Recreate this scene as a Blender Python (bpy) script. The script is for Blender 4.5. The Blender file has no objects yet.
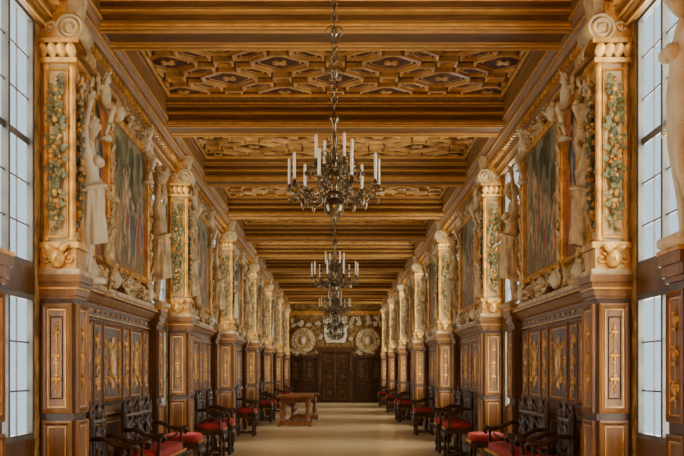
import bpy,bmesh,math,random
import numpy as np
from mathutils import Vector, Matrix
random.seed(7); np.random.seed(7)
F=1050.0; EYE=1.5
pi=math.pi
# ------------------------------------------------------------------ materials
def mk(name,c1,c2,scale=4,rough=.5,metal=0,bump=.15,bscale=30,stretch=(1,1,1),kind='noise',spec=.4,detail=6,lo=.35,hi=.65,dist=.01,tone=(.98,.80,.45)):
    c1=tuple(a*b for a,b in zip(c1,tone)); c2=tuple(a*b for a,b in zip(c2,tone))
    m=bpy.data.materials.new(name); m.use_nodes=True; nt=m.node_tree; N=nt.nodes; L=nt.links
    b=N['Principled BSDF']; b.inputs['Roughness'].default_value=rough; b.inputs['Metallic'].default_value=metal
    b.inputs['Specular IOR Level'].default_value=spec
    tc=N.new('ShaderNodeTexCoord'); mp=N.new('ShaderNodeMapping'); mp.inputs['Scale'].default_value=stretch
    L.new(tc.outputs['Object'],mp.inputs['Vector'])
    nz=N.new('ShaderNodeTexNoise'); nz.inputs['Scale'].default_value=scale; nz.inputs['Detail'].default_value=detail
    L.new(mp.outputs[0],nz.inputs['Vector'])
    cr=N.new('ShaderNodeValToRGB'); cr.color_ramp.elements[0].position=lo; cr.color_ramp.elements[1].position=hi
    cr.color_ramp.elements[0].color=(*c1,1); cr.color_ramp.elements[1].color=(*c2,1)
    L.new(nz.outputs[0],cr.inputs[0]); L.new(cr.outputs[0],b.inputs['Base Color'])
    if bump>0:
        if kind=='voronoi':
            t=N.new('ShaderNodeTexVoronoi'); t.feature='SMOOTH_F1'; t.inputs['Scale'].default_value=bscale; o=t.outputs[0]
        else:
            t=N.new('ShaderNodeTexNoise'); t.inputs['Scale'].default_value=bscale; t.inputs['Detail'].default_value=4; o=t.outputs[0]
        L.new(mp.outputs[0],t.inputs['Vector'])
        bp=N.new('ShaderNodeBump'); bp.inputs['Strength'].default_value=bump; bp.inputs['Distance'].default_value=dist
        L.new(o,bp.inputs['Height']); L.new(bp.outputs[0],b.inputs['Normal'])
    return m
N1=(1,1,1); ST=(.95,.82,.58)
WAL=mk('walnut_dark',(.035,.014,.005),(.11,.048,.018),3,.36,0,.2,40,(3,3,.5))
WALM=mk('walnut_panel',(.12,.055,.02),(.26,.125,.048),3,.38,0,.2,40,(4,4,.5))
GILT=mk('gilt_wood',(.44,.24,.065),(.84,.54,.21),8,.36,.3,.3,60)
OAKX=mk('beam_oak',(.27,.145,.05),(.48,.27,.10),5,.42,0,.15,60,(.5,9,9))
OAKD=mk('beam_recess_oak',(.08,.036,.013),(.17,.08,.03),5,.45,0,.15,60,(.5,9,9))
OAKY=mk('frame_oak',(.16,.08,.028),(.33,.175,.062),5,.42,0,.15,60,(9,.5,9))
OAKHL=mk('oak_moulding_highlight',(.58,.36,.14),(.86,.58,.26),8,.36,.15,.2,60)  # golden highlights along moulding edges, put into the strip colour
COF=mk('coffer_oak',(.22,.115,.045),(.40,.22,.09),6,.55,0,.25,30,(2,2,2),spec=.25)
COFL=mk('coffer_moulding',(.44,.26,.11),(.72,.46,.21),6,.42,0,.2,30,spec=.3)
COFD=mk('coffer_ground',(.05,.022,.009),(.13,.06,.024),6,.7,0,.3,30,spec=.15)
STU=mk('stucco_cream',(.36,.26,.14),(.80,.66,.44),6,.5,0,.7,35,tone=ST)
STW=mk('stucco_white',(.66,.58,.43),(.88,.81,.66),4,.5,0,.2,25,tone=(.95,.88,.73))
OCH=mk('ochre_relief_ground',(.15,.08,.025),(.46,.31,.13),7,.5,.15,1,22,kind='voronoi',dist=.03)
CRM=mk('cream_ground',(.46,.36,.20),(.62,.51,.32),6,.5,0,.2,40,tone=ST)
GRN=mk('garland_green',(.055,.055,.016),(.20,.16,.05),12,.5,0,.3,50,tone=N1)
FRU=mk('garland_fruit',(.30,.10,.02),(.62,.36,.10),15,.45,0,.2,50)
RED=mk('red_velvet',(.26,.012,.008),(.45,.03,.018),8,.75,0,.2,60,tone=N1)
EBO=mk('carved_dark_oak',(.016,.008,.004),(.07,.033,.014),8,.32,0,.4,60)
MAH=mk('table_wood',(.13,.04,.012),(.30,.105,.032),5,.34,0,.2,40,(1,4,1),tone=N1)
BRO=mk('bronze_brass',(.07,.05,.03),(.30,.22,.12),12,.28,.85,.1,50,tone=N1)
CAN=mk('candle_wax',(.75,.68,.50),(.85,.79,.62),4,.5,0,0,tone=N1)
WFR=mk('window_frame_paint',(.05,.042,.035),(.11,.095,.075),3,.5,0,0,tone=N1)
def floor_mat():
    m=bpy.data.materials.new('polished_parquet'); m.use_nodes=True; nt=m.node_tree; N=nt.nodes; L=nt.links
    b=N['Principled BSDF']; b.inputs['Specular IOR Level'].default_value=.8
    tc=N.new('ShaderNodeTexCoord'); br=N.new('ShaderNodeTexBrick')
    br.inputs['Color1'].default_value=(.80,.56,.28,1); br.inputs['Color2'].default_value=(.75,.515,.25,1); br.inputs['Mortar'].default_value=(.62,.42,.2,1)
    br.inputs['Scale'].default_value=1; br.inputs['Brick Width'].default_value=.9; br.inputs['Row Height'].default_value=.14; br.inputs['Mortar Size'].default_value=.004
    mp=N.new('ShaderNodeMapping'); mp.inputs['Rotation'].default_value=(0,0,pi/4)
    L.new(tc.outputs['Object'],mp.inputs[0]); L.new(mp.outputs[0],br.inputs['Vector'])
    nz=N.new('ShaderNodeTexNoise'); nz.inputs['Scale'].default_value=.8; nz.inputs['Detail'].default_value=1; L.new(tc.outputs['Object'],nz.inputs[0])
    mr=N.new('ShaderNodeMapRange'); mr.inputs['To Min'].default_value=.16; mr.inputs['To Max'].default_value=.22
    L.new(nz.outputs[0],mr.inputs[0]); L.new(mr.outputs[0],b.inputs['Roughness'])
    L.new(br.outputs[0],b.inputs['Base Color'])
    return m
FLO=floor_mat()
def glass_mat():
    m=bpy.data.materials.new('window_glass'); m.use_nodes=True; nt=m.node_tree; N=nt.nodes; L=nt.links
    N.remove(N['Principled BSDF']); o=N['Material Output']
    t=N.new('ShaderNodeBsdfTransparent'); t.inputs[0].default_value=(.84,.93,.95,1)
    g=N.new('ShaderNodeBsdfGlossy'); g.inputs['Roughness'].default_value=.05
    mx=N.new('ShaderNodeMixShader'); mx.inputs[0].default_value=.06
    L.new(t.outputs[0],mx.inputs[1]); L.new(g.outputs[0],mx.inputs[2]); L.new(mx.outputs[0],o.inputs[0]); return m
GLA=glass_mat()
def paint_mat():
    m=bpy.data.materials.new('fresco_paint'); m.use_nodes=True; nt=m.node_tree; N=nt.nodes; L=nt.links
    b=N['Principled BSDF']; b.inputs['Roughness'].default_value=.6; b.inputs['Specular IOR Level'].default_value=.2
    a=N.new('ShaderNodeVertexColor'); a.layer_name='Col'
    tc=N.new('ShaderNodeTexCoord'); nz=N.new('ShaderNodeTexNoise'); nz.inputs['Scale'].default_value=9; nz.inputs['Detail'].default_value=8
    L.new(tc.outputs['Object'],nz.inputs[0])
    mr=N.new('ShaderNodeMapRange'); mr.inputs['From Min'].default_value=.3; mr.inputs['From Max'].default_value=.7; mr.inputs['To Min'].default_value=.5; mr.inputs['To Max'].default_value=1.35
    L.new(nz.outputs[0],mr.inputs[0])
    vm=N.new('ShaderNodeVectorMath'); vm.operation='SCALE'; L.new(a.outputs[0],vm.inputs[0]); L.new(mr.outputs[0],vm.inputs['Scale'])
    L.new(vm.outputs[0],b.inputs['Base Color']); return m
PNT=paint_mat()
# ------------------------------------------------------------------ mesh builder
class MB:
    def __init__(s): s.v=[];s.f=[];s.m=[];s.s=[];s.n=0;s.T=None;s.mats=[]
    def add(s,vs,fs,mat,smooth=False):
        vs=np.array(vs,float).reshape(-1,3)
        if s.T is not None: vs=s.T(vs)
        if mat not in s.mats: s.mats.append(mat)
        k=s.mats.index(mat); s.v.append(vs)
        for f in fs: s.f.append(tuple(i+s.n for i in f)); s.m.append(k); s.s.append(smooth)
        s.n+=len(vs)
    def box(s,a0,a1,b0,b1,c0,c1,mat):
        vs=[(x,y,z) for x in(a0,a1) for y in(b0,b1) for z in(c0,c1)]
        s.add(vs,[(0,1,3,2),(4,6,7,5),(0,4,5,1),(2,3,7,6),(0,2,6,4),(1,5,7,3)],mat)
    def grid(s,rings,mat,smooth=True,closed=True,cap=True):
        R=len(rings); n=len(rings[0]); fs=[]
        for i in range(R-1):
            for j in range(n if closed else n-1):
                j2=(j+1)%n; fs.append((i*n+j,i*n+j2,(i+1)*n+j2,(i+1)*n+j))
        if cap and closed: fs.append(tuple(range(n))[::-1]); fs.append(tuple((R-1)*n+j for j in range(n)))
        s.add(np.concatenate([np.array(r,float) for r in rings]),fs,mat,smooth)
    def lathe(s,c,prof,mat,seg=16,sx=1,sy=1):
        s.grid([[(c[0]+sx*r*math.cos(2*pi*j/seg),c[1]+sy*r*math.sin(2*pi*j/seg),c[2]+z) for j in range(seg)] for r,z in prof],mat)
    def disc(s,cu,cv,prof,mat,seg=24,ru=1,rv=1):
        s.grid([[(cu+ru*r*math.cos(2*pi*j/seg),cv+rv*r*math.sin(2*pi*j/seg),h) for j in range(seg)] for r,h in prof],mat)
    def ell(s,c,r,mat,u=10,v=7,p=1.0):
        rings=[]
        sg=lambda t:math.copysign(abs(t)**p,t)
        for i in range(v+1):
            th=pi*i/v; z=-math.cos(th); q=max(math.sin(th),.02)
            rings.append([(c[0]+r[0]*sg(q)*sg(math.cos(2*pi*j/u)),c[1]+r[1]*sg(q)*sg(math.sin(2*pi*j/u)),c[2]+r[2]*sg(z)) for j in range(u)])
        s.grid(rings,mat)
    def tube(s,path,rad,mat,seg=6):
        P=np.array(path,float); n=len(P)
        if not hasattr(rad,'__len__'): rad=[rad]*n
        up=np.array([.123,.21,.97]); rings=[]
        for i in range(n):
            t=P[min(i+1,n-1)]-P[max(i-1,0)]; t=t/(np.linalg.norm(t)+1e-9)
            a=np.cross(t,up)
            if np.linalg.norm(a)<.2: a=np.cross(t,[1,.1,0])
            a/=np.linalg.norm(a); b=np.cross(t,a)
            rings.append([P[i]+rad[i]*(math.cos(2*pi*j/seg)*a+math.sin(2*pi*j/seg)*b) for j in range(seg)])
        s.grid(rings,mat)
    def prof(s,pr,a0,a1,mat,axis='y',closed=True):
        n=len(pr); f=(lambda p,t:(p[0],t,p[1])) if axis=='y' else (lambda p,t:(t,p[0],p[1]))
        s.grid([[f(p,a0) for p in pr],[f(p,a1) for p in pr]],mat,False,closed,closed)
    def inset(s,poly,d):
        P=np.array(poly,float); n=len(P); out=[]
        for i in range(n):
            e1=P[i]-P[i-1]; e2=P[(i+1)%n]-P[i]
            n1=np.array([-e1[1],e1[0]])/np.linalg.norm(e1); n2=np.array([-e2[1],e2[0]])/np.linalg.norm(e2)
            out.append(P[i]+d*(n1+n2)/(1+n1@n2))
        return out
    def pf(s,poly,prof,mat,fill=None,h0=None):
        rings=[]
        for d,h in prof: rings.append([(p[0],p[1],h) for p in s.inset(poly,d)])
        s.grid(rings,mat,False,True,False)
        if fill: s.add(rings[-1],[tuple(range(len(poly)))],fill)
    def rect(s,u0,u1,v0,v1,prof,mat,fill=None):
        s.pf([(u0,v0),(u1,v0),(u1,v1),(u0,v1)],prof,mat,fill)
    def scroll(s,cu,cv,h,r,turns,a0,dr,th,mat,seg=5,n=22):
        pts=[];rd=[]
        for i in range(n):
            t=i/(n-1); a=a0+dr*turns*2*pi*t; q=r*(1-.85*t)
            pts.append((cu+q*math.cos(a),cv+q*math.sin(a),h)); rd.append(th*(1-.5*t))
        s.tube(pts,rd,mat,seg); s.ell((cu,cv,h),(th*1.3,th*1.3,th*1.3),mat,6,4)
    def leaf(s,b,d,w,l,lift,mat,side=None):
        b=np.array(b,float); d=np.array(d,float); d/=np.linalg.norm(d)
        up=np.array([0,0,1.]) if side is None else np.array(side,float)
        a=np.cross(d,up); a/=np.linalg.norm(a)+1e-9
        vs=[]
        for i,(t,ww,hh) in enumerate([(0,.3,0),(.35,1,.5),(.7,.8,1),(1,.15,.7)]):
            for k in(-1,0,1): vs.append(b+d*l*t+a*w*ww*k*.5+up*lift*(hh+(.35 if k==0 else 0)))
        fs=[(i*3+k,i*3+k+1,i*3+k+4,i*3+k+3) for i in range(3) for k in range(2)]
        s.add(vs,fs,mat,True)
    def mesh(s,name):
        me=bpy.data.meshes.new(name); me.from_pydata(np.concatenate(s.v).tolist(),[],s.f)
        for m in s.mats: me.materials.append(m)
        me.polygons.foreach_set('material_index',s.m); me.polygons.foreach_set('use_smooth',s.s)
        bm=bmesh.new(); bm.from_mesh(me); bmesh.ops.recalc_face_normals(bm,faces=bm.faces); bm.to_mesh(me); bm.free()
        me.update(); return me
def obj(name,me,loc=(0,0,0),rot=0,sc=1):
    o=bpy.data.objects.new(name,me); bpy.context.collection.objects.link(o); o.location=loc; o.rotation_euler=(0,0,rot)
    o.scale=(sc,sc,sc); return o
def mir(me):
    m=me.copy(); m.transform(Matrix.Scale(-1,4,(1,0,0))); m.flip_normals(); return m
TL=lambda a:np.stack([a[:,2],a[:,0],a[:,1]],1)
def TF(y0): return lambda a:np.stack([a[:,0],y0-a[:,2],a[:,1]],1)
TC=lambda a:np.stack([a[:,0],a[:,1],-a[:,2]],1)
def both(name,me,mm,x,y,z=0,sides=(-1,1)):
    if -1 in sides: obj(name,me,(-x,y,z))
    if 1 in sides: obj(name,mm,(x,y,z))
# ------------------------------------------------------------------ layout
BAY=6.8; Y0=8.88; Ya=[Y0+BAY*n for n in range(-1,7)]; YE=51.6; YS=-2.5
WX=2.5; ZW=2.3; ZC=4.75; ZP=5.1; WT=.07
mb=MB(); mb.box(-2.62,2.62,YS,YE+.3,-.15,0,FLO); obj('floor',mb.mesh('floor'))
mb=MB(); mb.box(-2.62,2.62,YS,YE+.3,5.2,5.35,COFD); obj('ceiling',mb.mesh('ceiling'))
def wall(side):
    mb=MB(); x0,x1=(-WX-WT,-WX) if side<0 else (WX,WX+WT)
    y=YS
    for a in Ya:
        w0,w1=a-1.45,a-.15
        mb.box(x0,x1,y,w0,0,5.2,OCH)
        for z0,z1 in((0,.95),(2.14,2.36),(4.45,5.2)): mb.box(x0,x1,w0,w1,z0,z1,WAL if z0<3 else OCH)
        y=w1
    mb.box(x0,x1,y,YE+.3,0,5.2,OCH)
    obj('wall_left' if side<0 else 'wall_right',mb.mesh('wall'))
wall(-1); wall(1)
mb=MB(); mb.box(-2.5,2.5,YE,YE+.3,0,5.2,OCH); obj('wall_far',mb.mesh('wall_far'))
mb=MB(); mb.box(-2.5,2.5,YS-.3,YS,0,5.2,OCH); obj('wall_back',mb.mesh('wall_back'))
# windows
mb=MB(); mb.T=TL
def win(mb,z0,z1,nh):
    fr=[(0,0),(0,.05),(.05,.05),(.05,0)]
    mb.rect(0,1.3,z0,z1,fr,WFR)
    mb.box(.625,.675,z0,z1,-.01,.045,WFR)
    for k in(.34,.96): mb.box(k-.006,k+.006,z0,z1,0,.012,WFR)
    for i in range(1,nh):
        z=z0+(z1-z0)*i/nh; t=.03 if i==nh//2 and nh>4 else .007
        mb.box(.05,1.25,z-t,z+t,0,.015,WFR)
    mb.add([(.04,z0+.04,.01),(1.26,z0+.04,.01),(1.26,z1-.04,.01),(.04,z1-.04,.01)],[(0,1,2,3)],GLA)
win(mb,2.36,4.45,6); win(mb,.95,2.14,3)
wm=mb.mesh('window'); wmm=mir(wm); k=1
for a in Ya:
    obj('window_%d'%k,wm,(-WX-.055,a-1.45,0)); obj('window_%d'%(k+1),wmm,(WX+.055,a-1.45,0)); k+=2
# ------------------------------------------------------------------ ceiling
HB=.7
pr=[(-.20,.42),(-.20,.34),(-.155,.33),(-.13,.27),(-.13,.235),(-.085,.225),(-.06,.16),(-.06,.125),(-.02,.11),(0,.06),(0,0),(.05,0),(.065,.025),(.10,.025),(.115,0)]
pr+= [(.2,0),(.21,.02),(.49,.02),(.5,0)]
pr+= [(HB-p[0],p[1]) for p in reversed(pr[:15])]
mb=MB(); mb.prof(pr,-2.5,2.5,OAKX,'x')
for y,z,w,h in((-.205,.35,.012,.03),(-.135,.24,.012,.014),(-.065,.13,.012,.013),(-.006,.012,.012,.018)):
    mb.box(-2.5,2.5,y-w,y,z,z+h,OAKHL)
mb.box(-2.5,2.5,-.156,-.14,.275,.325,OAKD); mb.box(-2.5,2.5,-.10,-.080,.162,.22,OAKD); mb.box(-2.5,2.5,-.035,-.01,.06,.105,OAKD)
for y in(.005,.12,.555,.67): mb.box(-2.5,2.5,y,y+.020,-.008,.01,OAKHL)
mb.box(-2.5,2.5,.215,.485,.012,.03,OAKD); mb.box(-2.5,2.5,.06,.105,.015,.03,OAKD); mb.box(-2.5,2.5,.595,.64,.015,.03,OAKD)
bm_=mb.mesh('ceiling_beam')
yb=[9.9+3.9*i for i in range(-3,11)]
for y in yb: obj('ceiling_beam',bm_,(0,y,ZC))
def coffer():
    mb=MB(); mb.T=TC
    p=.92; w=.16; d=.17; cut=.12
    ang=pi/4
    R=lambda x,y:(x*math.cos(ang)-y*math.sin(ang),x*math.sin(ang)+y*math.cos(ang))
    prA=[(0,0),(0.0,.055),(.024,.065),(.036,.035),(.05,.03)]
    def inner(poly,dd,mat,fill):
        mb.pf(poly,[(dd,-.0),(dd,.03),(dd+.014,.04),(dd+.026,.015)],mat,fill)
    for i in range(-5,6):
        for j in range(-5,6):
            cx,cy=i*p,j*p
            x0,y0=R(cx,cy)
            if abs(x0)>3.0 or abs(y0)>2.4: continue
            g=.012
            dm=[R(cx+d-g,cy),R(cx,cy+d-g),R(cx-d+g,cy),R(cx,cy-d+g)]
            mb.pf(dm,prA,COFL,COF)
            for hv in(0,1):
                a,b=d,p-d
                hx=[(a+g,0),(a+w,-w+g),(b-w,-w+g),(b-g,0),(b-w,w-g),(a+w,w-g)]
                hx=[(x,y) if hv==0 else (-y,x) for x,y in hx]
                P=[R(cx+x,cy+y) for x,y in hx]
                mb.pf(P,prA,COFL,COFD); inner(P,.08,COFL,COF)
            q=p/2; e=q-w
            o8=[(-e,-(e-cut)),(-(e-cut),-e),(e-cut,-e),(e,-(e-cut)),(e,e-cut),(e-cut,e),(-(e-cut),e),(-e,e-cut)]
            P=[R(cx+q+x,cy+q+y) for x,y in o8]
            mb.pf(P,prA,COFL,COFD)
            inner(P,.09,COFL,COF)
            c=R(cx+q,cy+q)
            mb.pf([R(cx+q+x,cy+q+y) for x,y in((-.09,-.03),(-.03,-.03),(-.03,-.09),(.03,-.09),(.03,-.03),(.09,-.03),(.09,.03),(.03,.03),(.03,.09),(-.03,.09),(-.03,.03),(-.09,.03))],[(0,.01),(0,.045),(.006,.05)],COFL,COFL)
    me=mb.mesh('coffer')
    bm=bmesh.new(); bm.from_mesh(me)
    for co,no in(((2.12,0,0),(1,0,0)),((-2.12,0,0),(-1,0,0)),((0,1.38,0),(0,1,0)),((0,-1.38,0),(0,-1,0))):
        bmesh.ops.bisect_plane(bm,geom=bm.verts[:]+bm.edges[:]+bm.faces[:],plane_co=co,plane_no=no,clear_outer=True)
    bm.to_mesh(me); bm.free()
    return me
cm=coffer()
mb=MB(); mb.T=TC
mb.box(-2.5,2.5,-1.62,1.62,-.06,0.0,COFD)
mb.rect(-2.42,2.42,-1.6,1.6,[(0,0),(0,.20),(.06,.20),(.09,.16),(.13,.16),(.15,.10),(.22,.10),(.24,.07),(.28,.07),(.30,0)],OAKY)
mb.rect(-2.33,2.33,-1.51,1.51,[(0,.14),(0,.165),(.014,.168),(.02,.15)],OAKHL); mb.rect(-2.155,2.155,-1.34,1.34,[(0,.05),(0,.085),(.02,.085),(.025,.05)],OAKHL)
fm=mb.mesh('coffer_frame')
cb=bmesh.new(); cb.from_mesh(cm); cb.from_mesh(fm)
full=bpy.data.meshes.new('coffered_ceiling_panel')
nf=len(cm.polygons); cb.faces.ensure_lookup_table()
mm=list(cm.materials)
for i,f in enumerate(cb.faces):
    if i>=nf:
        m=fm.materials[f.material_index]
        if m not in mm: mm.append(m)
        f.material_index=mm.index(m)
cb.to_mesh(full); cb.free()
for m in mm: full.materials.append(m)
for y in yb: obj('coffered_ceiling_panel',full,(0,y+HB+(3.9-HB)/2,ZP+.03))
pc=[(0,4.42),(.04,4.42),(.05,4.47),(.09,4.48),(.10,4.55),(.12,4.56),(.16,4.60),(.16,4.635),(.21,4.65),(.24,4.70),(.24,4.735),(.27,4.75),(.30,4.80),(.30,4.87),(.30,5.15),(0,5.15)]
mb=MB(); mb.prof([(x-2.5,z) for x,z in pc],YS,YE,OAKY)
for x,z in((.04,4.425),(.095,4.50),(.16,4.60),(.24,4.705),(.30,4.81)): mb.box(-2.5+x-.002,-2.5+x+.012,YS,YE,z,z+.018,OAKHL)
y=YS
while y<YE:
    mb.box(-2.37,-2.31,y,y+.09,4.575,4.625,GILT); y+=.16
tm=mb.mesh('trim'); obj('trim_1',tm); obj('trim_2',mir(tm))
# ------------------------------------------------------------------ ornaments
def candelabrum(mb,cu,v0,v1,w,h,mat):
    H=v1-v0; n=3
    mb.tube([(cu,v0,h),(cu,v1,h)],.008,mat,5)
    for i in range(n):
        c=v0+H*(i+.5)/n; q=w*(.5-.06*i)
        mb.ell((cu,c,h),(w*.13,H*.07,.02),mat,8,6)
        mb.ell((cu,c+H*.09,h),(w*.2,H*.02,.02),mat,8,5)
        for sg in(-1,1):
            mb.scroll(cu+sg*q*.55,c+H*.02,h,q*.42,1.1,pi/2+sg*pi/2,-sg,.011,mat,4,14)
            mb.leaf((cu,c-H*.05,h),(sg*1,-.6,0),w*.14,q*.8,.02,mat)
            mb.leaf((cu,c+H*.06,h),(sg*.9,.9,0),w*.12,q*.6,.02,mat)
FRW=[(0,0),(0,.03),(.02,.04),(.04,.018),(.055,.018)]
def wpanel(mb,u0,u1,v0,v1,h,fill=None,dark=None):
    mb.rect(u0,u1,v0,v1,[(d,q+h) for d,q in FRW],WALM,fill or WAL)
    mb.rect(u0+.05,u1-.05,v0+.05,v1-.05,[(0,h),(0,h+.026),(.008,h+.026),(.012,h+.006)],GILT,dark or WALM)
def wainscot(L,widths):
    mb=MB(); mb.T=TL
    mb.box(0,L,0,2.2,0,.03,WAL)
    mb.box(0,L,0,.16,.03,.10,WAL); mb.box(0,L,.16,.28,.03,.075,WALM); mb.box(0,L,.28,.295,.03,.085,GILT)
    mb.box(0,L,1.05,1.065,.03,.08,GILT); mb.box(0,L,1.065,1.14,.03,.085,WALM)
    mb.box(0,L,2.06,2.17,.03,.06,WAL)
    mb.T=None
    mb.prof([(0,2.16),(.07,2.16),(.075,2.185),(.10,2.20),(.13,2.24),(.14,2.27),(.17,2.28),(.17,2.32),(0,2.32)],0,L,WALM)
    mb.T=TL; mb.box(0,L,2.28,2.293,.165,.175,GILT); mb.box(0,L,2.058,2.07,.03,.07,GILT)
    gap=(L-sum(widths))/(len(widths)+1); u=gap
    for i,w in enumerate(widths):
        wpanel(mb,u,u+w,1.17,2.03,.03,WAL,WAL if w>.5 else WALM)
        wpanel(mb,u,u+w,.36,1.01,.03,WAL,WALM)
        c=u+w/2
        if w>.5:
            mb.disc(c,1.60,[(.15,.036),(.15,.06),(.12,.07),(.10,.05),(.05,.055),(.02,.07),(.002,.07)],GILT,16,.8,1.1)
            for sg in(-1,1):
                for sv in(-1,1):
                    mb.scroll(c+sg*.16,1.60+sv*.17,.05,.075,1.2,-sv*pi/2,-sg*sv,.012,GILT,4,14)
                    mb.leaf((c,1.60+sv*.16,.04),(sg*.5,sv,0),.07,.14,.02,GILT)
            candelabrum(mb,c-w*.36,1.28,1.92,.10,.05,GILT); candelabrum(mb,c+w*.36,1.28,1.92,.10,.05,GILT)
        else: candelabrum(mb,c,1.28,1.92,w*.62,.05,GILT)
        mb.disc(c,.68,[(.1,.036),(.08,.06),(.03,.06),(.01,.08),(.002,.08)],WALM,4,w/.5,1.5)
        k=max(2,int(w/.12))
        for j in range(k): mb.ell((u+w*(j+.5)/k,2.12,.06),(.03,.022,.012),GILT if j%2 else WALM,8,4)
        u+=w+gap
    return mb.mesh('wainscot_panelling')
ws=wainscot(4.5,[.36,.72,.36,.95,.36,.72,.36]); wsm=mir(ws)
for a in Ya[:-1]: both('wainscot_panelling',ws,wsm,WX,a+.4)
wl=wainscot(1.3,[.36,.36]); wlm=mir(wl)
both('wainscot_panelling',wl,wlm,WX,49.68+.4+.02)
wl=wainscot(2.55,[.36,.95,.36,.36]); wlm=mir(wl); both('wainscot_panelling',wl,wlm,WX,YS+.02)
# ------------------------------------------------------------------ pilaster
def gar_blobs(mb,path,r0,rnd,n,mats,jit=1.0,leafs=True):
    P=np.array(path); m=len(P)
    for i in range(n):
        t=i/(n-1)*(m-1); k=min(int(t),m-2); c=P[k]+(P[k+1]-P[k])*(t-k)
        rr=r0*(.55+.45*math.sin(pi*(.08+.84*i/(n-1))))
        for q in range(3):
            o=np.array([rnd.uniform(-1,1),rnd.uniform(-1,1),rnd.uniform(-.2,.9)])*rr*jit
            s=rr*rnd.uniform(.3,.55)
            mb.ell(tuple(c+o),(s,s,s),rnd.choice(mats),6,4)
        if leafs:
            for q in range(2):
                aa=rnd.uniform(0,2*pi); mb.leaf(tuple(c),(math.cos(aa),math.sin(aa),.25),rr*.9,rr*1.9,rr*.4,mats[0])
def pilaster():
    mb=MB(); rnd=random.Random(3)
    W=.31; D=.40
    mb.box(0,W-.02,0,D,0,2.2,WAL); mb.box(0,W+.04,-.05,D,0,.2,WAL); mb.box(0,W+.02,-.03,D,.2,.27,WALM)
    for z0,z1,e in((2.12,2.15,.01),(2.15,2.2,.03),(2.2,2.215,.045),(2.215,2.26,.05),(2.26,2.32,.07)): mb.box(0,W-.02+e,-e,D,z0,z1,WALM if z0!=2.2 else GILT)
    for T,u0,u1 in((TF(0),.0,W-.02),(lambda a:np.stack([W-.02+a[:,2],a[:,0],a[:,1]],1),0,D)):
        mb.T=T
        wpanel(mb,u0+.02,u1-.015,1.15,2.08,0,WALM,WALM); wpanel(mb,u0+.02,u1-.015,.32,1.09,0,WALM,WALM)
        c=(u0+u1)/2
        mb.rect(c-.055,c+.055,1.27,1.97,[(0,.0),(0,.018),(.01,.018),(.015,.006)],GILT,WAL)
        candelabrum(mb,c,1.32,1.92,.085,.02,GILT)
    mb.T=None
    mb.box(0,W-.01,0.01,D-.02,2.32,2.60,GILT)
    mb.box(0,W+.03,-.03,D-.01,2.32,2.37,STU); mb.box(0,W+.02,-.02,D-.01,2.55,2.60,GILT)
    mb.T=TF(0.01)
    mb.ell((.15,2.46,.03),(.07,.085,.05),GILT,10,8)
    for sg in(-1,1):
        mb.scroll(.15+sg*.10,2.46,.02,.05,1.2,pi/2,sg,.012,GILT); mb.ell((.15+sg*.025,2.48,.07),(.012,.01,.01),STU,6,4)
        mb.leaf((.15,2.52,.03),(sg,.5,0),.06,.12,.03,GILT)
    mb.ell((.15,2.455,.08),(.012,.02,.015),GILT,6,4)
    mb.T=None
    mb.box(0,W-.05,.04,D-.06,2.6,4.12,CRM)
    for x,y in((.037,.04),(W-.045,.04),(W-.045,D-.07)):
        mb.lathe((x,y,0),[(.036,2.6),(.036,2.64),(.027,2.66),(.029,3.3),(.027,4.05),(.036,4.07),(.036,4.12)],GILT,10)
    for T,u0,u1 in((TF(.04),.045,W-.075),(lambda a:np.stack([W-.05+a[:,2],a[:,0],a[:,1]],1),.07,D-.1)):
        mb.T=T
        mb.rect(u0,u1,2.64,4.08,[(0,0),(0,.02),(.014,.024),(.026,.005)],GILT,CRM)
        c=(u0+u1)/2
        gar_blobs(mb,[(c,2.74,.012),(c,3.98,.012)],.062,rnd,28,[GRN,FRU,GRN,GILT,STU],.7)
        for z in(2.95,3.45,3.9): mb.ell((c,z,.02),(.045,.03,.02),GILT,8,5)
    mb.T=None
    mb.box(-.0,W,-.01,D-.01,4.12,4.16,GILT); mb.box(0,W+.02,-.03,D-.01,4.28,4.32,GILT)
    mb.lathe((W/2-.02,D/2-.02,0),[(.13,4.16),(.12,4.2),(.13,4.25),(.135,4.28)],STU,12)
    mb.T=TF(0.0)
    for k in range(4): mb.leaf((.03+.08*k,4.16,0),(0,1,0.1),.09,.12,.05,GILT,(0,0,1))
    mb.T=None
    for y0,y1 in((.02,D-.05),):
        cx,cz,r=W-.06,4.42,.13
        rings=[]
        for y,rr in((y0-.03,.015),(y0-.03,.03),(y0-.01,.035),(y0-.01,.055),(y0-.035,.06),(y0-.035,.075),(y0,.08),(y0,.09),(y0-.03,.095),(y0-.03,.115),(y0,.125),(y1,.125),(y1,.02)):
            rings.append([(cx+rr*math.cos(2*pi*j/24),y,cz+rr*math.sin(2*pi*j/24)) for j in range(24)])
        mb.grid(rings,STU)
    mb.box(0,W-.10,.03,D-.06,4.32,4.74,GILT)
    mb.prof([(W-.12,4.50),(W-.02,4.54),(W-.0,4.64),(W+.02,4.74),(W-.12,4.74)],.05,D-.08,STU)
    mb.T=lambda a:np.stack([W-.02+a[:,2],a[:,0],a[:,1]],1)
    for k in range(3): mb.leaf((.08+.12*k,4.36,0.02),(0,-1,0.2),.12,.2,.05,STU,(0,0,1))
    mb.T=TF(.03)
    for k in range(2): mb.scroll(.08+.0*k,4.42+.2*k,.01,.06,1.2,0,1,.016,STU,5,14)
    return mb.mesh('pilaster')
pm=pilaster(); pmm=mir(pm)
for a in Ya: both('pilaster',pm,pmm,WX,a)
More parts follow.
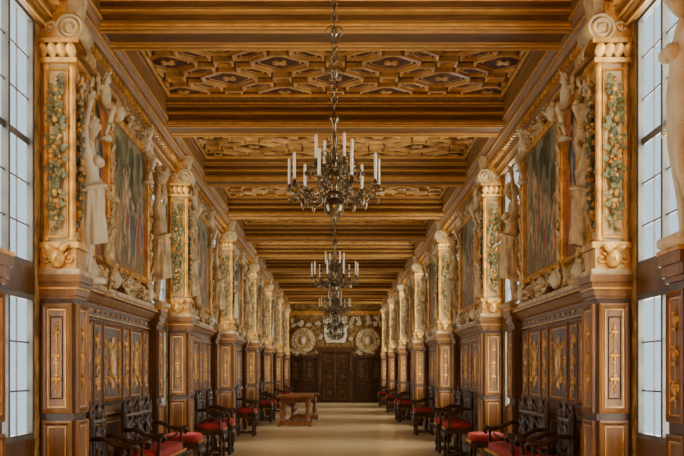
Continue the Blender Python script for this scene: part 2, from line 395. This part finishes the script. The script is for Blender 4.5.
def pier():
    mb=MB(); W=.15; D=.42
    mb.box(0,W,0,D,0,2.2,WAL); mb.box(0,W+.03,-.0,D+.03,0,.2,WAL)
    for z0,z1,e in((2.12,2.16,.02),(2.16,2.24,.04),(2.24,2.32,.06)): mb.box(0,W+e,0,D+e,z0,z1,WALM)
    mb.box(0,W+.07,0,D+.07,2.32,2.35,GILT)
    mb.T=lambda a:np.stack([W+a[:,2],a[:,0],a[:,1]],1)
    wpanel(mb,.03,D-.03,1.15,2.06,0,WALM,WALM); wpanel(mb,.03,D-.03,.3,1.07,0,WALM,WALM); candelabrum(mb,D/2,1.25,1.96,.18,.02,GILT)
    mb.T=None
    return mb.mesh('carved_pier')
qm=pier(); qmm=mir(qm)
for a in Ya: both('carved_pier',qm,qmm,WX,a-1.9)
# ------------------------------------------------------------------ figures
def head(mb,c,mat,s=1.0,yaw=0,tilt=0,female=True):
    U,V=28,22; rings=[]
    for i in range(V+1):
        th=pi*i/V; r=[]
        for j in range(U):
            ph=2*pi*j/U; q=max(math.sin(th),.01); x=q*math.cos(ph); y=q*math.sin(ph); z=-math.cos(th)
            t=max(-z,0); fx=1-.18*t**2; fy=1-.35*t**1.7
            X=.098*x*fx; Y=.076*y*fy; Z=.122*z
            fr=max(x,0)
            g=lambda yy,zz,sy,sz:math.exp(-((y-yy)/sy)**2-((z-zz)/sz)**2)*fr
            X+=.024*g(0,-.18,.11,.16)+.008*g(0,.15,.10,.25)-.014*(g(.36,.08,.16,.1)+g(-.36,.08,.16,.1))+.006*(g(.36,.28,.25,.08)+g(-.36,.28,.25,.08))
            X+=.009*g(0,-.50,.18,.06)-.006*g(0,-.57,.2,.035)+.007*g(0,-.63,.15,.05)+.01*g(0,-.88,.3,.15)
            cx=X*math.cos(tilt)+Z*math.sin(tilt); cz=-X*math.sin(tilt)+Z*math.cos(tilt)
            r.append((c[0]+s*(cx*math.cos(yaw)-Y*math.sin(yaw)),c[1]+s*(cx*math.sin(yaw)+Y*math.cos(yaw)),c[2]+s*cz))
        rings.append(r)
    mb.grid(rings,mat)
    rnd=random.Random(2)
    for k in range(60):
        a=rnd.uniform(-pi,pi); e=rnd.uniform(-.2,1.4)
        if abs(a)<.9 and e<.75: continue
        x=.10*math.cos(e)*math.cos(a); y=.08*math.cos(e)*math.sin(a); z=.12*math.sin(e)
        X=x*math.cos(yaw)-y*math.sin(yaw); Y=x*math.sin(yaw)+y*math.cos(yaw)
        mb.ell((c[0]+s*X,c[1]+s*Y,c[2]+s*z),(s*.03,s*.03,s*.028),mat,6,4)
    for sg in(-1,1):
        X=-sg*.076*math.sin(yaw); Y=sg*.076*math.cos(yaw); mb.ell((c[0]+s*X,c[1]+s*Y,c[2]-.01*s),(s*.018,s*.01,s*.03),mat,6,5)
def hand(mb,w,d,mat,s=1.0):
    d=np.array(d,float); d/=np.linalg.norm(d); w=np.array(w,float)
    a=np.cross(d,[1,0,0.2]); a/=np.linalg.norm(a); nrm=np.cross(a,d)
    mb.tube([w-d*.02*s,w+d*.03*s,w+d*.08*s],[.024*s,.034*s,.032*s],mat,8)
    for k,l in enumerate((.07,.085,.08,.06)):
        b=w+d*.075*s+a*(k-1.5)*.019*s
        mb.tube([b,b+d*l*.45*s+nrm*.008*s,b+d*l*.8*s+nrm*.025*s,b+d*l*.95*s+nrm*.04*s],[.010*s,.009*s,.008*s,.006*s],mat,6)
    b=w+d*.03*s-a*.028*s; mb.tube([b,b+(d*.6-a*.7)*.035*s,b+(d*.9-a*.6)*.06*s],[.012*s,.010*s,.008*s],mat,6)
def figure(name,arms,mat,female=True,child=False,legs=None,drape=True,yaw=0,basket=False):
    J={'pel':((0,0,.96),.125),'wai':((.01,0.01,1.12),.098 if female else .11),'che':((0.01,0,1.30),.125),'nb':((-.01,0,1.46),.062),'nk':((.0,0,1.56),.05)}
    hipw=.095
    legs=legs or {'R':((.06,-.12,.52),(-.04,-.13,.09),(.10,-.15,.03)),'L':((.0,.10,.50),(-.03,.10,.09),(.11,.12,.03))}
    E=[('pel','wai'),('wai','che'),('che','nb'),('nb','nk')]
    for sd,sg in(('R',-1),('L',1)):
        J['h'+sd]=((0,sg*hipw,.90),.098); J['t'+sd]=((legs[sd][0][0]*.5+.01,sg*hipw*1.05,.72),.086)
        J['k'+sd]=(legs[sd][0],.056)
        kk=np.array(legs[sd][0]); an=np.array(legs[sd][1]); c=kk+(an-kk)*.35+np.array([-.015,0,0]); J['c'+sd]=(tuple(c),.055)
        J['a'+sd]=(legs[sd][1],.034); J['f'+sd]=(legs[sd][2],.03)
        E+=[('pel','h'+sd),('h'+sd,'t'+sd),('t'+sd,'k'+sd),('k'+sd,'c'+sd),('c'+sd,'a'+sd),('a'+sd,'f'+sd)]
        J['s'+sd]=((-.01,sg*.155,1.42),.058); J['e'+sd]=(arms[sd][0],.038); J['w'+sd]=(arms[sd][1],.026)
        m=tuple((np.array(J['s'+sd][0])+np.array(arms[sd][0]))/2); J['u'+sd]=(m,.046)
        f=tuple(np.array(arms[sd][0])*.65+np.array(arms[sd][1])*.35); J['v'+sd]=(f,.038)
        E+=[('che','s'+sd),('s'+sd,'u'+sd),('u'+sd,'e'+sd),('e'+sd,'v'+sd),('v'+sd,'w'+sd)]
    ks=list(J); me=bpy.data.meshes.new('sk'); me.from_pydata([J[k][0] for k in ks],[(ks.index(a),ks.index(b)) for a,b in E],[])
    o=bpy.data.objects.new('sk',me); bpy.context.collection.objects.link(o)
    md=o.modifiers.new('s','SKIN'); md.use_smooth_shade=True
    fat=1.35 if child else 1.0
    for i,k in enumerate(ks):
        r=J[k][1]*fat; me.skin_vertices[0].data[i].radius=(r,r); me.skin_vertices[0].data[i].use_root=(k=='pel')
    sb=o.modifiers.new('b','SUBSURF'); sb.levels=2; sb.render_levels=2
    dg=bpy.context.evaluated_depsgraph_get(); ev=bpy.data.meshes.new_from_object(o.evaluated_get(dg))
    vs=np.array([v.co[:] for v in ev.vertices]); fs=[tuple(p.vertices) for p in ev.polygons]
    bpy.data.objects.remove(o)
    mb=MB(); mb.add(vs,fs,mat,True)
    hs=1.35 if child else 1.0
    head(mb,(.025,0,1.66+(.03 if child else 0)),mat,hs,yaw,.1)
    for sd in'RL':
        e=np.array(arms[sd][0]); w=np.array(arms[sd][1]); hand(mb,w,w-e,mat,1.1)
    if female and not child:
        for sg in(-1,1): mb.ell((.105,sg*.062,1.30),(.055,.058,.058),mat,16,12)
    if drape:
        rings=[]
        for i in range(12):
            t=i/11; z=1.0-t*.62
            rings.append([((.15+.05*t+.012*math.sin(9*a+5*t)+.01*math.sin(17*a))*math.cos(a)*(.95),(.185+.04*t+.012*math.sin(9*a+5*t)+.01*math.sin(17*a))*math.sin(a),z+.05*math.sin(a+1)) for a in [2*pi*j/60 for j in range(60)]])
        mb.grid(rings,mat,True,True,False)
        mb.tube([(.17*math.cos(a),.2*math.sin(a),1.0+.05*math.sin(a+1)) for a in [2*pi*j/20 for j in range(21)]],.03,mat,8)
    if basket:
        mb.lathe((.0,0,1.76),[(.09,0),(.11,.03),(.15,.12),(.17,.16),(.17,.18),(.12,.19)],mat,16)
        rnd=random.Random(5)
        for k in range(26):
            a=rnd.uniform(0,2*pi); r=rnd.uniform(0,.14); mb.ell((r*math.cos(a),r*math.sin(a),1.95+rnd.uniform(0,.07)),(.04,.04,.04),mat,7,5)
    mb.lathe((.02,0,0),[(.20,-.02),(.20,.03),(.18,.04),(.02,.04)],mat,16,.8,1)
    return mb.mesh(name)
ARM_A={'R':((.03,-.30,1.62),(.05,-.20,1.86)),'L':((.02,.27,1.17),(.16,.20,1.0))}
ARM_B={'R':((.05,-.30,1.58),(.03,-.18,1.82)),'L':((.05,.30,1.58),(.03,.18,1.82))}
ARM_C={'R':((-.07,-.24,1.18),(.0,-.23,.94)),'L':((-.06,.25,1.18),(.0,.24,.94))}
ARM_P={'R':((.08,-.28,1.30),(.18,-.36,1.48)),'L':((.06,.28,1.50),(.02,.36,1.72))}
LEG_P={'R':((.26,-.16,.72),(.12,-.18,.36),(.26,-.2,.30)),'L':((.12,.14,.55),(-.02,.16,.14),(.12,.2,.09))}
fA=figure('stucco_statue_a',ARM_A,STU,True,yaw=-.5); fB=figure('stucco_statue_b',ARM_B,STU,False,basket=True); fC=figure('stucco_statue_c',ARM_C,STW,True,drape=False,yaw=-.6)
fP=figure('stucco_putto',ARM_P,STU,False,True,LEG_P,False); fW=figure('stucco_nymph',ARM_A,STW,True,yaw=-.5); fPW=figure('stucco_putto_w',ARM_P,STW,False,True,LEG_P,False)
fAm,fBm,fCm,fPm,fPWm=[mir(x) for x in(fA,fB,fC,fP,fPW)]
# ------------------------------------------------------------------ frescoes
def paint(nu,nv,seed,tall=False):
    r=np.random.RandomState(seed); U,V=np.meshgrid(np.linspace(0,1.0*nu/nv,nu),np.linspace(0,1,nv)); A=nu/nv
    sky=np.array([.26,.23,.13]); gnd=np.array([.24,.14,.05]); mid=np.array([.15,.12,.045])
    if tall: sky=np.array([.55,.16,.03]); mid=np.array([.45,.10,.02]); gnd=np.array([.28,.08,.02])
    C=np.zeros((nv,nu,3)); t=np.clip((V-.45)/.5,0,1)[...,None]; b=np.clip(V/.4,0,1)[...,None]
    C[:]=gnd*(1-b)+mid*b; C=C*(1-t)+sky*t
    def cap(p,q,ra,rb,col):
        p=np.array(p);q=np.array(q); d=q-p; L=d@d+1e-9
        s=np.clip(((U-p[0])*d[0]+(V-p[1])*d[1])/L,0,1); D=np.hypot(U-p[0]-s*d[0],V-p[1]-s*d[1]); R=ra+(rb-ra)*s
        k=D<R; sh=(.5+.6*np.clip(((U-p[0]-s*d[0])/R*-.5+.5),0,1))[...,None]
        C[k]=(np.array(col)*sh)[k]
    for k in range(16):
        x=r.uniform(0,A); h=r.uniform(.5,.95); cap((x,h),(x+r.uniform(-.05,.05),h-.1),.1,.07,np.array([.12,.10,.035])*r.uniform(.5,1.8))
    if not tall:
        for x in(A*.1,A*.9): cap((x,.3),(x,1),.035,.03,(.38,.28,.15))
    cols=[(.42,.09,.035),(.48,.26,.07),(.12,.14,.16),(.15,.16,.06),(.50,.38,.21),(.36,.14,.06)]
    n=2 if tall else 11
    for k in range(n):
        x=A*(k+.5)/n+r.uniform(-.05,.05); s=(.75 if tall else r.uniform(.38,.62)); y0=r.uniform(.04,.30)
        if tall: x=A*.5; y0=.08+.42*k; s=.42
        fl=np.array([.56,.34,.17])*r.uniform(.75,1.15); c1=cols[r.randint(6)]
        hx=x+r.uniform(-.06,.06)
        for sg in(-1,1):
            kx=x+sg*r.uniform(.02,.14)*s*1.5; cap((x+sg*.04*s,y0+.5*s),(kx,y0+.27*s),.065*s,.05*s,fl); cap((kx,y0+.27*s),(kx+r.uniform(-.12,.12)*s,y0),.048*s,.03*s,fl)
        cap((x,y0+.5*s),(x+r.uniform(-.16,.16)*s,y0+.2*s),.10*s,.12*s,c1)
        cap((x,y0+.52*s),(hx,y0+.8*s),.09*s,.12*s,fl if r.rand()<.5 else c1)
        for sg in(-1,1):
            ex=hx+sg*r.uniform(.13,.25)*s; ey=y0+r.uniform(.55,.9)*s; cap((hx+sg*.1*s,y0+.82*s),(ex,ey),.04*s,.035*s,fl); cap((ex,ey),(ex+r.uniform(-.12,.12)*s,ey+r.uniform(-.1,.2)*s),.033*s,.025*s,fl)
        cap((hx,y0+.93*s),(hx,y0+.98*s),.055*s,.06*s,fl*1.05); cap((hx,y0+1.0*s),(hx,y0+1.02*s),.05*s,.05*s,(.15,.07,.02))
    return C
def fresco(w,h,seed,tall=False,nu=150,nv=110):
    mb=MB(); mb.T=TL
    if tall: nu,nv=50,110
    us=np.linspace(0,w,nu); vs=np.linspace(0,h,nv)
    V=[(u,v,.05) for v in vs for u in us]; Fc=[(j*nu+i,j*nu+i+1,(j+1)*nu+i+1,(j+1)*nu+i) for j in range(nv-1) for i in range(nu-1)]
    mb.add(V,Fc,PNT)
    g=.08 if not tall else .05
    mb.rect(-g,w+g,-g,h+g,[(0,0),(0,.09),(g*.25,.11),(g*.4,.08),(g*.7,.085),(g*.85,.10),(g,.09),(g,.05)],GILT)
    if not tall:
        n=int(w/.1)
        for i in range(n+1):
            for v in(-.04,h+.04): mb.ell((w*i/n,v,.085),(.028,.018,.02),GILT,6,4)
        n=int(h/.1)
        for i in range(n+1):
            for u in(-.04,w+.04): mb.ell((u,h*i/n,.085),(.018,.028,.02),GILT,6,4)
    me=mb.mesh('fresco')
    C=paint(nu,nv,seed,tall).reshape(-1,3)
    at=me.color_attributes.new('Col','FLOAT_COLOR','POINT')
    arr=np.zeros((len(me.vertices),4),np.float32); arr[:,3]=1; arr[:,:3]=.3; arr[:len(C),:3]=C
    at.data.foreach_set('color',arr.ravel()); return me
fr=[fresco(2.05,1.56,s) for s in(11,12,13,14)]; frm=[mir(x) for x in fr]; ft=fresco(.66,1.56,31,True); ftm=mir(ft)
for i,a in enumerate(Ya[:-1]):
    obj('fresco_painting',fr[i%4],(-WX,a+2.56,2.70)); obj('fresco_painting',frm[(i+2)%4],(WX,a+2.56,2.70))
    obj('painted_side_panel',ftm,(WX,a+1.6,2.70)); obj('painted_side_panel',ft,(-WX,a+1.6,2.70))
# ------------------------------------------------------------------ stucco surround relief (per bay)
def relief(seed):
    mb=MB(); mb.T=TL; rnd=random.Random(seed)
    mb.box(0,4.5,2.32,2.38,0,.12,STU); mb.box(0,4.5,4.36,4.42,0,.08,GILT)
    def strap(c,v,w,h):
        mb.pf([(c-w,v-h*.6),(c-w*.6,v-h),(c+w*.6,v-h),(c+w,v-h*.6),(c+w,v+h*.6),(c+w*.6,v+h),(c-w*.6,v+h),(c-w,v+h*.6)],[(0,0),(0,.08),(.03,.10),(.06,.06)],STU,GILT)
        mb.disc(c,v,[(1,.06),(.9,.10),(.6,.13),(.2,.15),(.01,.15)],STU,16,w*.5,h*.5)
        for sg in(-1,1):
            for sv in(-1,1): mb.scroll(c+sg*w*1.1,v+sv*h*.5,.10,h*.55,1.3,sg*0+(0 if sg<0 else pi),sg*sv,.022,STU,6,18)
    strap(3.17,2.50,.32,.11); strap(3.17,4.42,.26,.10); strap(1.5,2.50,.18,.10); strap(1.5,4.42,.16,.09); strap(.6,3.2,.2,.3); strap(.6,4.2,.2,.14)
    for u in(1.05,2.02,4.40):
        mb.box(u-.05,u+.05,2.4,4.36,0,.06,GILT)
        for k in range(9): 
            v=2.5+.22*k; mb.scroll(u,v,.09,.07,1.2,rnd.uniform(0,6),rnd.choice((-1,1)),.018,STU,5,14); mb.leaf((u,v,.07),(rnd.uniform(-1,1),1,0),.08,.15,.05,STU)
    for c0,c1,v,dp in((2.3,3.0,2.60,.12),(3.35,4.1,2.60,.12),(2.5,3.05,4.5,.10),(3.3,3.9,4.5,.10),(.3,1.0,3.75,.2)):
        path=[(c0+(c1-c0)*t,v-dp*math.sin(pi*t),.10) for t in np.linspace(0,1,9)]
        gar_blobs(mb,path,.055,rnd,13,[STU,STU,GILT,STW])
    for u in(2.06,4.33):
        gar_blobs(mb,[(u,4.2,.06),(u,2.8,.06)],.05,rnd,20,[GILT,STU,FRU,STU,GRN],1)
    for u,v in((2.35,4.37),(4.0,4.37),(1.05,2.5),(2.15,2.50),(4.2,2.50)):
        mb.ell((u,v,.10),(.08,.10,.07),STW,12,9); mb.ell((u,v-.01,.17),(.015,.03,.02),STW,6,5)
        for sg in(-1,1): mb.ell((u+sg*.03,v+.02,.155),(.016,.012,.01),STU,6,4); mb.scroll(u+sg*.10,v+.04,.08,.05,1,0,sg,.015,STU,5,10)
        mb.ell((u,v-.055,.155),(.025,.01,.01),STU,6,4)
        for k in range(7): mb.ell((u-.08+.027*k,v+.09,.1),(.025,.03,.03),STU,6,4)
    return mb.mesh('stucco_relief')
rl=relief(4); rlm=mir(rl)
for a in Ya[:-1]: both('stucco_relief',rl,rlm,WX,a+.4)
for i,a in enumerate(Ya):
    if i==1:
        obj('marble_statue',fCm,(2.38,a-1.72,2.37),0,1.0)
        obj('stucco_putto',fP,(-2.40,a-1.75,2.24),0,.42)
    else:
        obj('stucco_statue',fA if i%2 else fB,(-2.36,a-1.7,2.37),0,.92); obj('stucco_statue',fBm if i%2 else fAm,(2.36,a-1.7,2.37),0,.92)
    if i<len(Ya)-1:
        obj('stucco_statue',fB if i%2==0 else fW,(-2.35,a+1.12,2.36),0,.88)
        obj('stucco_statue',fBm,(2.36,a+.95,2.34),0,.85)
        obj('stucco_putto',fP,(-2.28,a+1.62,2.26),0,.42)
        for y,z in((1.95,3.9),(4.45,3.9)):
            obj('stucco_putto',fPWm,(2.38,a+y,z),0,.42); obj('stucco_putto',fPW,(-2.38,a+y,z),0,.42)
# ------------------------------------------------------------------ far wall
mb=MB(); mb.T=TF(YE)
mb.box(-2.5,2.5,0,2.3,0,.06,EBO)
for x0,x1 in((-2.3,-1.7),(-1.6,-.95),(.95,1.6),(1.7,2.3)):
    mb.rect(x0,x1,.15,.95,[(0,.06),(0,.1),(.05,.1),(.08,.07)],WAL,EBO); mb.rect(x0,x1,1.08,2.1,[(0,.06),(0,.1),(.05,.1),(.08,.07)],WAL,EBO)
    candelabrum(mb,(x0+x1)/2,1.2,2.0,.4,.09,WALM)
mb.box(-2.5,2.5,2.2,2.32,0,.14,WAL); mb.box(-2.5,2.5,4.3,4.5,0,.1,GILT)
obj('far_wall_panelling',mb.mesh('far_panel'))
mb=MB(); mb.T=TF(YE-.06)
mb.box(-.86,-.66,0,2.5,0,.14,WAL); mb.box(.66,.86,0,2.5,0,.14,WAL); mb.box(-.92,.92,2.5,2.7,0,.2,WAL); mb.box(-.96,.96,2.7,2.76,0,.24,WALM)
mb.box(-.66,.66,0,2.5,0,.05,EBO)
for sg in(-1,1):
    c=sg*.33
    for z0,z1 in((.12,.8),(.9,1.6),(1.7,2.4)): mb.rect(c-.27,c+.27,z0,z1,[(0,.05),(0,.09),(.04,.09),(.07,.06)],WAL,EBO); mb.disc(c,(z0+z1)/2,[(.12,.06),(.1,.1),(.01,.1)],WAL,12)
mb.box(-.015,.015,0,2.5,.05,.1,WALM)
obj('door_1',mb.mesh('door'))
mb=MB(); mb.T=TF(YE-.05); rnd=random.Random(8)
for sg in(-1,1):
    c=sg*1.6
    mb.disc(c,3.05,[(.62,0),(.62,.12),(.56,.16),(.5,.1),(.44,.1),(.40,.15),(.37,.15),(.35,.06),(.02,.08)],STU,28)
    mb.ell((c,3.05,.12),(.14,.22,.1),STW,12,9)
    for k in range(18):
        a=2*pi*k/18; mb.ell((c+.5*math.cos(a),3.05+.5*math.sin(a),.15),(.055,.055,.05),STW,7,5)
    for k in range(20):
        mb.scroll(c+rnd.uniform(-.75,.75),rnd.choice((2.5,3.85,4.1))+rnd.uniform(-.08,.15),.1,.11,1.3,rnd.uniform(0,6),rnd.choice((-1,1)),.028,STW,5,14)
mb.pf([(-.45,2.95),(.45,2.95),(.55,3.3),(.55,3.9),(.35,4.15),(-.35,4.15),(-.55,3.9),(-.55,3.3)],[(0,0),(0,.15),(.08,.18),(.14,.08)],STW,WAL)
mb.ell((0,3.6,.1),(.2,.28,.1),STW,12,8)
for k in range(20):
    mb.scroll(rnd.uniform(-.9,.9),3.0+rnd.uniform(0,1.2),.14,.11,1.2,rnd.uniform(0,6),rnd.choice((-1,1)),.025,STW,5,12)
obj('stucco_tondo_relief',mb.mesh('tondo'))
# ------------------------------------------------------------------ chandeliers
def chandelier():
    mb=MB()
    mb.lathe((0,0,0),[(.01,-.04),(.02,-.03),(.012,-.01),(.045,0),(.078,.03),(.088,.068),(.078,.108),(.045,.138),(.02,.15),(.035,.16),(.04,.18),(.025,.2),(.03,.25),(.055,.29),(.06,.33),(.035,.37),(.02,.40),(.025,.45),(.04,.48),(.028,.52),(.018,.58),(.03,.62),(.034,.65),(.015,.70),(.018,.76),(.04,.78),(.045,.81),(.02,.84),(.008,.86),(.004,.9)],BRO,18)
    def candle(x,y,z,h):
        mb.lathe((x,y,z),[(.006,-.03),(.03,-.008),(.036,0),(.032,.004),(.012,.006),(.016,.035),(.014,.04)],BRO,10)
        mb.lathe((x,y,z),[(.0115,.03),(.0115,.03+h),(.004,.035+h)],CAN,8)
    for tier,(n,R,z0,z1,h,ph) in enumerate(((9,.38,.20,.23,.22,.2),(4,.17,.40,.42,.20,.5),)):
        for k in range(n):
            a=2*pi*k/n+ph; ca,sa=math.cos(a),math.sin(a)
            pts=[]
            for t in np.linspace(0,1,18):
                r=.03+(R-.03)*t; z=z0-.12*math.sin(pi*min(t*1.25,1))+(z1-z0)*t**2+(0.04*math.sin(2*pi*t))
                pts.append((r*ca,r*sa,z))
            pts[-1]=(R*ca,R*sa,z1-.03)
            mb.tube(pts,.0085,BRO,6)
            for (rr,zz,q,dr) in((R*.5,z0-.02,.055,1),(R*.8,z0-.015,.04,-1),(R*.3,z0+.05,.045,-1),(R*.95,z0-.06,.035,1)):
                sp=[]
                for i in range(14):
                    t=i/13; b=dr*2*pi*1.1*t+pi; w=q*(1-.8*t); sp.append(((rr+w*math.cos(b))*ca,(rr+w*math.cos(b))*sa,zz+w*math.sin(b)))
                mb.tube(sp,.0065,BRO,5)
            mb.leaf((R*.6*ca,R*.6*sa,z0-.05),(ca,sa,.5),.035,.07,.02,BRO)
            candle(R*ca,R*sa,z1,h)
            if tier==0:
                mb.lathe((R*.7*ca,R*.7*sa,z0-.10),[(.003,-.05),(.012,-.03),(.02,0),(.012,.02),(.004,.04)],BRO,8)
                b=a+pi/n; cb_,sb_=math.cos(b),math.sin(b)
                mb.tube([((.04+.2*t)*cb_,(.04+.2*t)*sb_,.42+.10*math.sin(pi*t*1.3)) for t in np.linspace(0,1,9)],.006,BRO,5)
                mb.ell((.24*cb_,.24*sb_,.34),(.014,.014,.02),BRO,6,5)
    z=.9; i=0
    while z<2.24:
        if i%6==5:
            mb.lathe((0,0,z),[(.006,-.03),(.02,-.01),(.042,.02),(.025,.05),(.034,.06),(.01,.08),(.006,.10)],BRO,12)
            for k in range(4):
                a=pi/2*k; mb.tube([((.02+.055*math.sin(pi*t))*math.cos(a),(.02+.055*math.sin(pi*t))*math.sin(a),z-.02+.11*t) for t in np.linspace(0,1,8)],.006,BRO,5)
            z+=.09
        else:
            o=i%2; mb.tube([(((.024*math.cos(t)) if o else 0),(0 if o else .024*math.cos(t)),z+.02+.036*math.sin(t)) for t in np.linspace(0,2*pi,13)],.007,BRO,5); z+=.05
        i+=1
    return mb.mesh('chandelier')
chm=chandelier()
for y in(8.72,17.1,25.3,33.6,41.6): obj('chandelier',chm,(-.01,y,2.80))
# ------------------------------------------------------------------ furniture
LEGP=[(.03,0),(.035,.02),(.035,.06),(.018,.08),(.03,.13),(.036,.17),(.02,.21),(.016,.24),(.03,.28),(.022,.31),(.018,.36),(.034,.38),(.034,.46)]
def seat(width,kind='chair'):
    mb=MB(); W=width/2; D=.50; sh=.54
    for y in(-W+.05,W-.05):
        mb.lathe((D-.05,y,0),[(r,z*sh/.47) for r,z in LEGP],EBO,10)
        mb.lathe((.06,y,0),[(r,z*sh/.47) for r,z in LEGP],EBO,10)
        mb.box(.05,D-.04,y-.02,y+.02,.06,.10,EBO)
    if width>1.0:
        for x in(D-.05,.06): mb.lathe((x,0,0),[(r,z*sh/.47) for r,z in LEGP],EBO,10)
    mb.box(D*.5-.02,D*.5+.02,-W+.05,W-.05,.065,.095,EBO)
    mb.box(.02,D,-W,W,sh-.09,sh,EBO)
    mb.T=lambda a:np.stack([D+a[:,2],a[:,0],a[:,1]],1)
    n=int(width/.12)
    for k in range(n): mb.scroll(-W+width*(k+.5)/n,sh-.06,.01,.035,1.2,0,1 if k%2 else -1,.009,EBO,4,12); mb.leaf((-W+width*(k+.5)/n,sh-.09,0),(0,-1,.1),.07,.07,.015,EBO)
    mb.T=None
    mb.ell((D*.52,0,sh+.045),(D*.50,W*.97,.07),RED,24,10,.45)
    for k in range(int(width/.05)): mb.ell((D+.005,-W+.05*(k+.5),sh+.0),(.006,.012,.02),GILT,5,4)
    if kind=='stool': return mb.mesh('stool')
    for y in(-W+.04,W-.04):
        mb.lathe((.05,y,0),[(.03,sh),(.03,sh+.08),(.018,sh+.11),(.028,sh+.2),(.018,sh+.3),(.03,sh+.36),(.03,sh+.5),(.036,sh+.52),(.02,sh+.56),(.028,sh+.59),(.004,sh+.64)],EBO,10)
        pts=[(.05,y,sh+.32),(.18,y*1.02,sh+.33),(.30,y*1.03,sh+.27),(.42,y*1.04,sh+.25),(.49,y*1.04,sh+.27),(.51,y*1.04,sh+.23),(.48,y*1.04,sh+.19)]
        mb.tube(pts,[.022,.026,.026,.03,.034,.028,.018],EBO,8)
        mb.lathe((.44,y*1.02,sh-.02),[(.026,0),(.026,.05),(.014,.07),(.026,.13),(.014,.19),(.022,.24),(.022,.26)],EBO,10)
        mb.tube([(.10,y,sh+.06),(.2,y,sh+.16),(.3,y,sh+.12),(.4,y,sh+.2)],.013,EBO,6)
    mb.T=lambda a:np.stack([.05+a[:,2],a[:,0],a[:,1]],1)
    mb.rect(-W+.06,W-.06,sh+.10,sh+.50,[(0,-.02),(0,.03),(.03,.04),(.05,.01)],EBO,None)
    n=max(1,int(round(width/.6)))
    for k in range(n):
        c=-W+width*(k+.5)/n; w=width/n*.5
        mb.disc(c,sh+.30,[(1,-.01),(1,.02),(.8,.035),(.6,.015),(.3,.04),(.02,.05)],EBO,16,w*.42,.14)
        for sg in(-1,1):
            for sv in(-1,1):
                mb.scroll(c+sg*w*.62,sh+.30+sv*.09,.01,.075,1.3,pi/2*sv,sg*sv,.016,EBO,5,16)
                mb.leaf((c+sg*w*.3,sh+.30,.01),(sg,sv*.8,0),.07,.13,.03,EBO)
        mb.ell((c,sh+.57,.01),(.07,.08,.03),EBO,10,7)
        for sg in(-1,1):
            mb.scroll(c+sg*w*.4,sh+.54,.01,.07,1.3,-pi/2,sg,.018,EBO,5,16); mb.scroll(c+sg*w*.78,sh+.52,.01,.045,1.3,-pi/2,-sg,.014,EBO,5,14)
            mb.leaf((c,sh+.60,.01),(sg*.8,1,0),.06,.10,.02,EBO)
        mb.leaf((c,sh+.60,.01),(0,1,0),.06,.11,.02,EBO)
    mb.T=None
    return mb.mesh('seat')
ch=seat(.66); be=seat(1.7); stl=seat(.55,'stool'); chm_,bem,stm=mir(ch),mir(be),mir(stl)
both('carved_bench',be,bem,2.37,12.3)
obj('red_cushion_stool',stl,(-2.37,14.6,0)); obj('red_cushion_stool',stm,(2.37,14.75,0))
for sd in(-1,1):
    for y in(10.2,17.8,19.3,24.8,31.2,32.8,38.6,45.4):
        y+= .35 if sd>0 else 0
        obj('carved_armchair',ch if sd<0 else chm_,(sd*2.37,y,0))
def table():
    mb=MB(); w,l,h=.5,.8,.86
    mb.box(-w,w,-l,l,h-.05,h,MAH); mb.box(-w+.03,w-.03,-l+.03,l-.03,h-.08,h-.05,MAH); mb.box(-w+.1,w-.1,-l+.1,l-.1,h-.2,h-.08,MAH)
    for y in(-l+.18,0,l-.18):
        for x in(-w+.15,w-.15):
            mb.lathe((x,y,.12),[(.06,0),(.06,.05),(.035,.07),(.06,.14),(.075,.22),(.05,.32),(.035,.38),(.06,.42),(.06,.5),(.07,.55)],MAH,14)
        mb.box(-w+.05,w-.05,y-.06,y+.06,.04,.13,MAH)
        for x in(-w+.07,w-.07): mb.ell((x,y,.04),(.06,.06,.04),MAH,10,6)
    mb.box(-.06,.06,-l+.18,l-.18,.05,.12,MAH)
    mb.T=TF(-l+.1)
    for k in range(6): mb.scroll(-w+.18+.13*k,h-.14,.01,.045,1.2,0,1 if k%2 else -1,.01,MAH,5,12)
    return mb.mesh('table')
tb=table(); obj('carved_table',tb,(-1.12,29.4,0)); obj('carved_table',tb,(-1.0,33.6,0),0,.95)
# ------------------------------------------------------------------ lights
def area(name,loc,rot,sx,sy,p,col):
    l=bpy.data.lights.new(name,'AREA'); l.shape='RECTANGLE'; l.size=sx; l.size_y=sy; l.energy=p; l.color=col
    o=bpy.data.objects.new(name,l); bpy.context.collection.objects.link(o); o.location=loc; o.rotation_euler=rot
for i,a in enumerate(Ya):
    for sg in(-1,1):
        area('daylight_lamp',(sg*2.63,a-.75,2.75),(0,sg*pi/2,0),3.9,1.9,360 if sg>0 else 200,(1,.94,.84))
area('added_fill_light',(0,YS+.3,3.2),(math.radians(-90),0,0),4.2,2.8,950,(1,.76,.48))  # unseen warm fill light added behind the camera, no fitting of the hall
w=bpy.data.worlds.new('World'); bpy.context.scene.world=w; w.use_nodes=True
w.node_tree.nodes['Background'].inputs[0].default_value=(.75,.87,1,1); w.node_tree.nodes['Background'].inputs[1].default_value=1.2
# ------------------------------------------------------------------ camera
cam=bpy.data.cameras.new('camera'); co=bpy.data.objects.new('camera',cam); bpy.context.collection.objects.link(co)
co.location=(0,0,EYE); co.rotation_euler=(pi/2,0,0); cam.sensor_width=36; cam.lens=F/684*36
cam.shift_x=(342-335.5)/684; cam.shift_y=(372-228)/684; cam.clip_end=200
bpy.context.scene.camera=co
